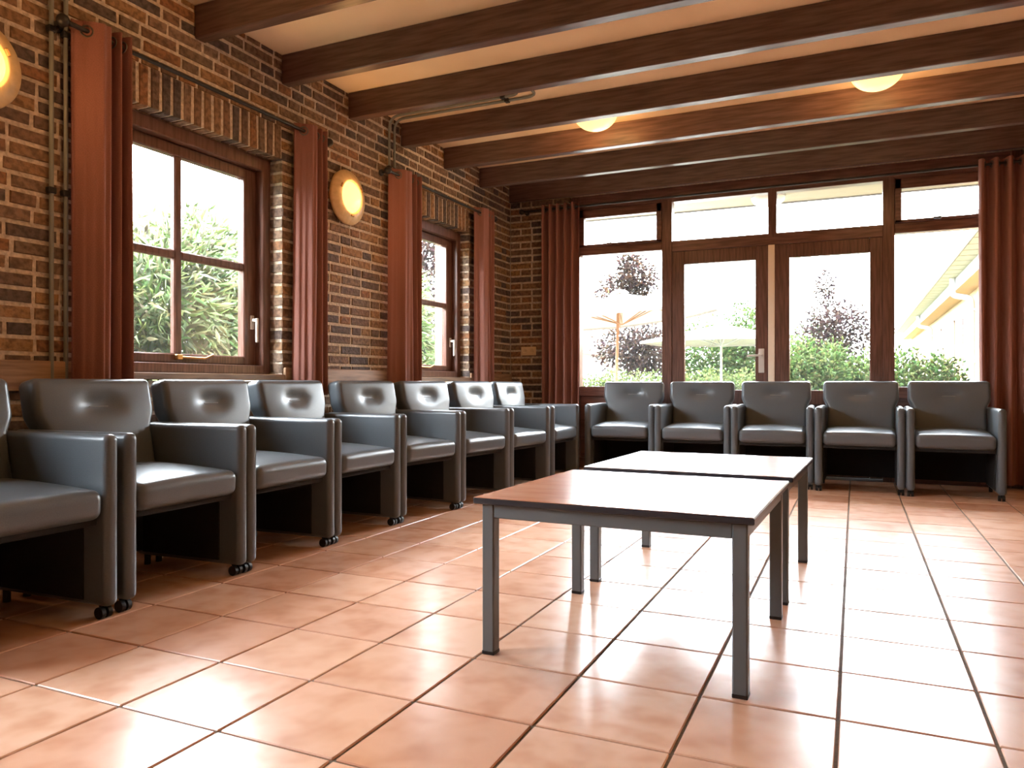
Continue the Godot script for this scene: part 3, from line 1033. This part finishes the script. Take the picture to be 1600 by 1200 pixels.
# ------------------------------------------------------------------ garden
func leaves(parent: Node, called: String, blobs: Array, count: int, length: float, width: float, tones: Array, r: RandomNumberGenerator, droop := 0.3) -> void:
	# blobs: [centre, radii]; leaves crowd towards the outside of each blob
	var v := PackedVector3Array()
	var nn := PackedVector3Array()
	var cc := PackedColorArray()
	var total := 0.0
	for b in blobs: total += b[1].x * b[1].y + b[1].z * b[1].y
	for b in blobs:
		var m := int(count * (b[1].x * b[1].y + b[1].z * b[1].y) / total)
		for i in m:
			var d := Vector3(r.randfn(), r.randfn(), r.randfn()).normalized()
			var p: Vector3 = b[0] + d * pow(r.randf(), 0.45) * r.randf_range(0.82, 1.12) * b[1]
			if p.y < 0.0: continue
			var ax := (d + Vector3(r.randfn() * 0.6, r.randfn() * 0.6 - droop, r.randfn() * 0.6)).normalized()
			var sd := ax.cross(Vector3(r.randfn(), r.randfn(), r.randfn())).normalized()
			var up := sd.cross(ax).normalized()
			var l := length * r.randf_range(0.6, 1.2)
			var w := width * r.randf_range(0.7, 1.2)
			var a := p
			var e := p + ax * l - up * l * 0.15
			var q1 := p + ax * l * 0.45 + sd * w * 0.5 + up * w * 0.12
			var q2 := p + ax * l * 0.45 - sd * w * 0.5 + up * w * 0.12
			var c: Color = tones[r.randi() % tones.size()]
			c = Color(c.r * r.randf_range(0.8, 1.2), c.g * r.randf_range(0.85, 1.15), c.b * r.randf_range(0.8, 1.2))
			for x in [a, q1, e, a, e, q2]:
				v.append(x); nn.append(up); cc.append(c)
	var arr := []
	arr.resize(Mesh.ARRAY_MAX)
	arr[Mesh.ARRAY_VERTEX] = v
	arr[Mesh.ARRAY_NORMAL] = nn
	arr[Mesh.ARRAY_COLOR] = cc
	var me := ArrayMesh.new()
	me.add_surface_from_arrays(Mesh.PRIMITIVE_TRIANGLES, arr)
	me.surface_set_material(0, M.leaf)
	var o := MeshInstance3D.new()
	o.mesh = me
	o.name = called
	o.set_meta("kind", "stuff")
	parent.add_child(o, true)

func plant(called: String, label: String, category: String, group: String, at: Vector3, blobs: Array, count: int, length: float, width: float, tones: Array, trunk: float, sd: int) -> void:
	var t := thing(called, label, category, at, 0.0, group)
	var r := RandomNumberGenerator.new()
	r.seed = sd
	leaves(t, "foliage", blobs, count, length, width, tones, r)
	var s := new_st(true)
	for b in blobs:
		var c: Vector3 = b[0]
		tube(s, arc([Vector3(c.x * 0.2, 0, c.z * 0.2), Vector3(c.x * 0.4, c.y * 0.5, c.z * 0.4), c + Vector3(0, b[1].y * 0.4, 0)], 0.2, 3), trunk, 6)
	obj("stems", s, M.bark, t)

const GREEN := [Color(0.17, 0.28, 0.08), Color(0.2, 0.33, 0.1), Color(0.14, 0.25, 0.07)]
const LIME := [Color(0.27, 0.33, 0.11), Color(0.32, 0.37, 0.14), Color(0.22, 0.3, 0.09)]
const BAMBOO := [Color(0.36, 0.46, 0.19), Color(0.43, 0.5, 0.25), Color(0.28, 0.4, 0.14), Color(0.45, 0.48, 0.25)]
const PURPLE := [Color(0.1, 0.06, 0.06), Color(0.13, 0.08, 0.065), Color(0.08, 0.055, 0.06), Color(0.16, 0.11, 0.09)]

func blob_row(x0: float, x1: float, n: int, h: float, deep: float, r: RandomNumberGenerator, h1 := -1.0) -> Array:
	var o := []
	for k in n:
		var f := (k + 0.5) / n
		var hh := lerpf(h, h1 if h1 > 0 else h, f) * r.randf_range(0.92, 1.06)
		o.append([Vector3(lerpf(x0, x1, f), hh * 0.5, r.randf_range(-0.1, 0.1)), Vector3((x1 - x0) / n * 0.8, hh * 0.5, deep)])
	return o

func build_garden() -> void:
	var r := RandomNumberGenerator.new()
	r.seed = 77
	var g := structure("ground_outside")
	part_box("lawn", Vector3(-60, -0.4, -90), Vector3(60, -0.16, 60), M.lawn, g, 0.0)
	part_box("terrace", Vector3(-6, -0.2, -12.3), Vector3(1.8, -0.06, -DB - 0.31), M.paving, g, 0.0)
	# planting outside the brick wall
	for k in 5:
		var z := -1.2 - 1.75 * k
		plant("bamboo_shrub", ["bamboo shrub outside the brick wall, left of the picture", "bamboo shrub outside, hidden behind the near window's left curtain", "bamboo shrub outside, behind the left panes of the near window", "bamboo shrub outside, behind the right panes of the near window", "bamboo shrub outside, hidden by the brick pier with the wall lamp"][k], "shrub", "bamboo shrubs outside the brick wall", Vector3(-5.6 + 0.12 * (k % 3), -0.16, z), [[Vector3(0, 0.75, 0), Vector3(0.75, 0.8, 0.86)], [Vector3(0, 1.55, 0.1), Vector3(0.6, 0.75, 0.8)], [Vector3(-0.1, 2.0, -0.3), Vector3(0.45, 0.6, 0.55)]], 9000, 0.19, 0.034, BAMBOO, 0.012, 100 + k)
	plant("garden_bush", "yellow green bush outside the far window", "bush", "bushes outside", Vector3(-5.7, -0.16, -10.2), [[Vector3(0, 0.8, 0), Vector3(0.9, 0.9, 1.0)]], 6000, 0.08, 0.04, LIME, 0.02, 120)
	plant("purple_tree", "dark leaved tree outside the far window", "tree", "dark leaved trees outside", Vector3(-8.2, -0.16, -13.2), [[Vector3(0, 2.6, 0), Vector3(1.3, 1.6, 1.5)], [Vector3(0.2, 4.0, -0.2), Vector3(0.9, 1.1, 1.0)]], 6000, 0.12, 0.06, PURPLE, 0.02, 121)
	# beyond the terrace, left to right
	plant("low_hedge", "low yellow green hedge beyond the left garden pane", "hedge", "hedges in the garden", Vector3(-3.6, -0.16, -15.8), blob_row(-2.2, 2.0, 6, 1.25, 0.6, r), 20000, 0.08, 0.045, LIME, 0.02, 130)
	plant("purple_tree", "dark purple leaved tree above the large parasol", "tree", "dark leaved trees outside", Vector3(-5.1, -0.16, -18.4), [[Vector3(0.1, 1.85, 0), Vector3(1.0, 0.75, 0.8)], [Vector3(0.5, 1.7, 0.2), Vector3(0.7, 0.6, 0.6)], [Vector3(-0.25, 3.35, 0), Vector3(0.62, 0.42, 0.5)], [Vector3(0.2, 3.6, 0), Vector3(0.5, 0.5, 0.5)], [Vector3(-0.05, 4.0, 0), Vector3(0.3, 0.3, 0.3)]], 7000, 0.12, 0.06, PURPLE + [Color(0.2, 0.12, 0.08)], 0.014, 131)
	plant("garden_bush", "tall green bush behind the small grey parasol", "bush", "bushes outside", Vector3(-3.0, -0.16, -20.5), [[Vector3(-0.6, 1.3, 0), Vector3(1.5, 1.42, 0.9)], [Vector3(0.5, 1.55, 0), Vector3(0.85, 1.55, 0.9)]], 13000, 0.13, 0.065, GREEN + [LIME[0]], 0.03, 132)
	plant("garden_bush", "green bush left of the tall thin tree", "bush", "bushes outside", Vector3(-0.6, -0.16, -22.6), [[Vector3(-0.3, 1.3, 0), Vector3(1.0, 1.4, 0.9)]], 7000, 0.13, 0.065, GREEN + [LIME[0]], 0.03, 133)
	plant("purple_tree", "tall thin dark tree behind the right patio door", "tree", "dark leaved trees outside", Vector3(-0.5, -0.16, -18.4), [[Vector3(0.1, 1.9, 0), Vector3(0.95, 0.8, 0.7)], [Vector3(0.15, 2.4, 0), Vector3(0.75, 0.5, 0.5)], [Vector3(-0.1, 3.15, 0), Vector3(0.2, 0.45, 0.2)]], 3600, 0.1, 0.05, PURPLE, 0.012, 134)
	plant("hedge", "rounded green hedge outside the right door and right pane", "hedge", "hedges in the garden", Vector3(0.0, -0.16, -11.6), blob_row(-0.95, 1.25, 5, 1.58, 0.65, r, 1.36), 24000, 0.08, 0.042, GREEN + LIME, 0.02, 135)
	parasol("big_parasol", "large white tilted parasol on a wooden pole", Vector3(-2.95, -0.06, -10.2), 1.35, 1.72, 0.36, 0.1, M.canvas, M.pole_wood)
	parasol("small_parasol", "grey white parasol on a white pole", Vector3(-2.15, -0.16, -13.7), 1.42, 1.57, 0.3, 0.0, M.canvas, M.white_paint)
	build_porch()
	build_wing()
	var h := thing("garden_house", "white boarded house with brown gable at the far left", "house", Vector3(-10.3, -0.16, -24.5))
	part_box("wall", Vector3(-2.5, 0, -3), Vector3(2.0, 2.1, 3), M.white_paint, h)
	var s := new_st()
	for sx in [-1, 1]:
		var e := Vector3(-0.25 + 2.6 * sx, 2.05, 0)
		box(s, Vector3(-0.1, -0.06, -3.3), Vector3(3.1, 0.06, 3.3), 0.0, Transform3D(Basis(Vector3.BACK, PI - 0.52 if sx > 0 else 0.52), e))
	obj("roof", s, M.roof, h)

func parasol(called: String, label: String, at: Vector3, rad: float, rim: float, rise: float, lean: float, cloth: Material, polemat: Material) -> void:
	var t := thing(called, label, "parasol", at, 0.3, "garden parasols")
	var n := 8
	var rim_y := rim - at.y
	var tilt := Transform3D(Basis(Vector3.BACK, lean), Vector3(0, rim_y, 0))
	var s := new_st()
	for k in n:
		var a := TAU * k / n
		var b := TAU * (k + 1) / n
		for side in [0.0, 0.006]:
			var q := []
			for e in [[a, 1.0], [b, 1.0], [b, 0.06], [a, 0.06]]:
				q.append(tilt * Vector3(cos(e[0]) * rad * e[1], rise * (1.0 - e[1]) + side, sin(e[0]) * rad * e[1]))
			quad(s, q[0], q[1], q[2], q[3])
		var va := tilt * Vector3(cos(a) * rad, 0, sin(a) * rad)
		var vb := tilt * Vector3(cos(b) * rad, 0, sin(b) * rad)
		quad(s, va, vb, vb + Vector3(0, -0.03, 0), va + Vector3(0, -0.03, 0))
	obj("canopy", s, cloth, t)
	s = new_st(true)
	lathe(s, [[0.14, rise - 0.01], [0.1, rise + 0.03], [0.001, rise + 0.06]], 12, tilt)
	obj("cap", s, cloth, t)
	s = new_st(true)
	tube(s, [Vector3(-lean * 1.0, 0.02, 0), tilt * Vector3(0, rise + 0.04, 0)], 0.022, 10)
	obj("pole", s, polemat, t)
	for k in n:
		var a := TAU * k / n
		s = new_st(true)
		tube(s, [tilt * Vector3(0, rise * 0.9, 0), tilt * Vector3(cos(a) * rad, -0.005, sin(a) * rad)], 0.008, 6)
		tube(s, [tilt * Vector3(0, -0.08, 0), tilt * Vector3(cos(a) * rad * 0.5, rise * 0.5 - 0.01, sin(a) * rad * 0.5)], 0.008, 6)
		obj("rib", s, polemat, t)
	part_box("base", Vector3(-0.25, 0, -0.25), Vector3(0.25, 0.07, 0.25), M.zinc, t, 0.01)

func build_porch() -> void:
	var t := thing("porch_canopy", "cream porch roof over the garden front outside", "canopy", Vector3(-1.0, 0, -DB - 0.31))
	part_box("soffit", Vector3(-3.6, 2.68, -0.9), Vector3(2.2, 2.7, 0.0), M.soffit, t)
	part_box("roof_slab", Vector3(-3.6, 2.701, -0.9), Vector3(2.2, 2.83, 0.0), M.zinc, t)
	part_box("fascia", Vector3(-3.6, 2.665, -0.92), Vector3(2.2, 2.85, -0.9), M.zinc, t)
	var l := thing("porch_lamp", "unlit opal dome lamp under the porch roof", "lamp", Vector3(-0.785, 2.68, -7.88))
	var s := new_st(true)
	var prof := []
	for i in 11: prof.append([0.16 * sin(PI / 2 * i / 10.0) + 0.0005, -0.015 - 0.09 * cos(PI / 2 * i / 10.0)])
	lathe(s, prof, 30, ID)
	obj("dome", s, M.opal, l)
	s = new_st(true)
	lathe(s, [[0.001, -0.015], [0.165, -0.015], [0.165, 0.0], [0.001, 0.0]], 30, ID)
	obj("base_ring", s, M.zinc, l)

func build_wing() -> void:
	# the wing that runs away from the room on the right, with eaves, gutter and downpipes
	var t := thing("building_wing", "cream yellow building wing with white eaves at the right", "building", Vector3(1.886, 0, -DB - 0.35))
	var far := -24.0
	var near := -0.2
	part_box("wall", Vector3(0, -0.16, far), Vector3(4.0, 2.45, near), M.render, t, 0.0)
	part_box("under_eaves", Vector3(-0.286, 2.453, far), Vector3(4.0, 2.47, near), M.render, t, 0.0)
	part_box("eaves_beam", Vector3(-0.3, 2.45, far), Vector3(-0.286, 2.655, near), M.white_paint, t, 0.0)
	part_box("joint_backing", Vector3(-0.56, 2.672, far), Vector3(4.0, 2.69, near), M.iron, t, 0.0)
	var z := near
	var s := new_st()
	box(s, Vector3(-0.535, 2.655, -0.45), Vector3(-0.286, 2.671, 0.0), 0.002)
	s.generate_normals()
	var board := s.commit()
	board.surface_set_material(0, M.soffit)
	while z > far + 0.5:
		var o := MeshInstance3D.new()
		o.mesh = board
		o.name = "soffit_board"
		t.add_child(o, true)
		o.position.z = z
		z -= 0.5
	s = new_st()
	box(s, Vector3(-0.62, 2.64, far), Vector3(-0.54, 2.72, near), 0.02)
	obj("gutter", s, M.zinc, t)
	s = new_st()
	box(s, Vector3(-0.03, -0.03, far), Vector3(4.6, 0.03, near), 0.0, Transform3D(Basis(Vector3.BACK, 0.42), Vector3(-0.6, 2.75, 0)))
	obj("roof", s, M.roof, t)
	for k in 2:
		var d: float = -[15.15, 22.9][k] + DB + 0.35
		s = new_st(true)
		tube(s, arc([Vector3(-0.34, 2.66, d), Vector3(-0.34, 2.36, d), Vector3(-0.06, 2.3, d), Vector3(-0.06, -0.1, d)], 0.07, 4), 0.05, 12)
		var p := obj("downpipe", s, M.white_paint, t)
		for y in [2.1, 1.2]:
			var q := new_st()
			box(q, Vector3(-0.12, y - 0.015, d - 0.06), Vector3(0.0, y + 0.015, d + 0.06), 0.004)
			obj("pipe_clamp", q, M.zinc, p)
	for d in [16.3, 18.6, 21.2, 24.2]:
		var zz: float = -d + DB + 0.35
		s = new_st()
		for b in [[-0.5, -0.43, 1.0, 2.14], [0.43, 0.5, 1.0, 2.14], [-0.5, 0.5, 2.07, 2.14], [-0.5, 0.5, 1.0, 1.07]]:
			box(s, Vector3(-0.02, b[2], zz + b[0]), Vector3(0.02, b[3], zz + b[1]), 0.004)
		var f := obj("window_frame", s, M.frame_v, t)
		part_box("pane", Vector3(-0.008, 1.05, zz - 0.45), Vector3(0.004, 2.09, zz + 0.45), M.dark_pane, f, 0.0)
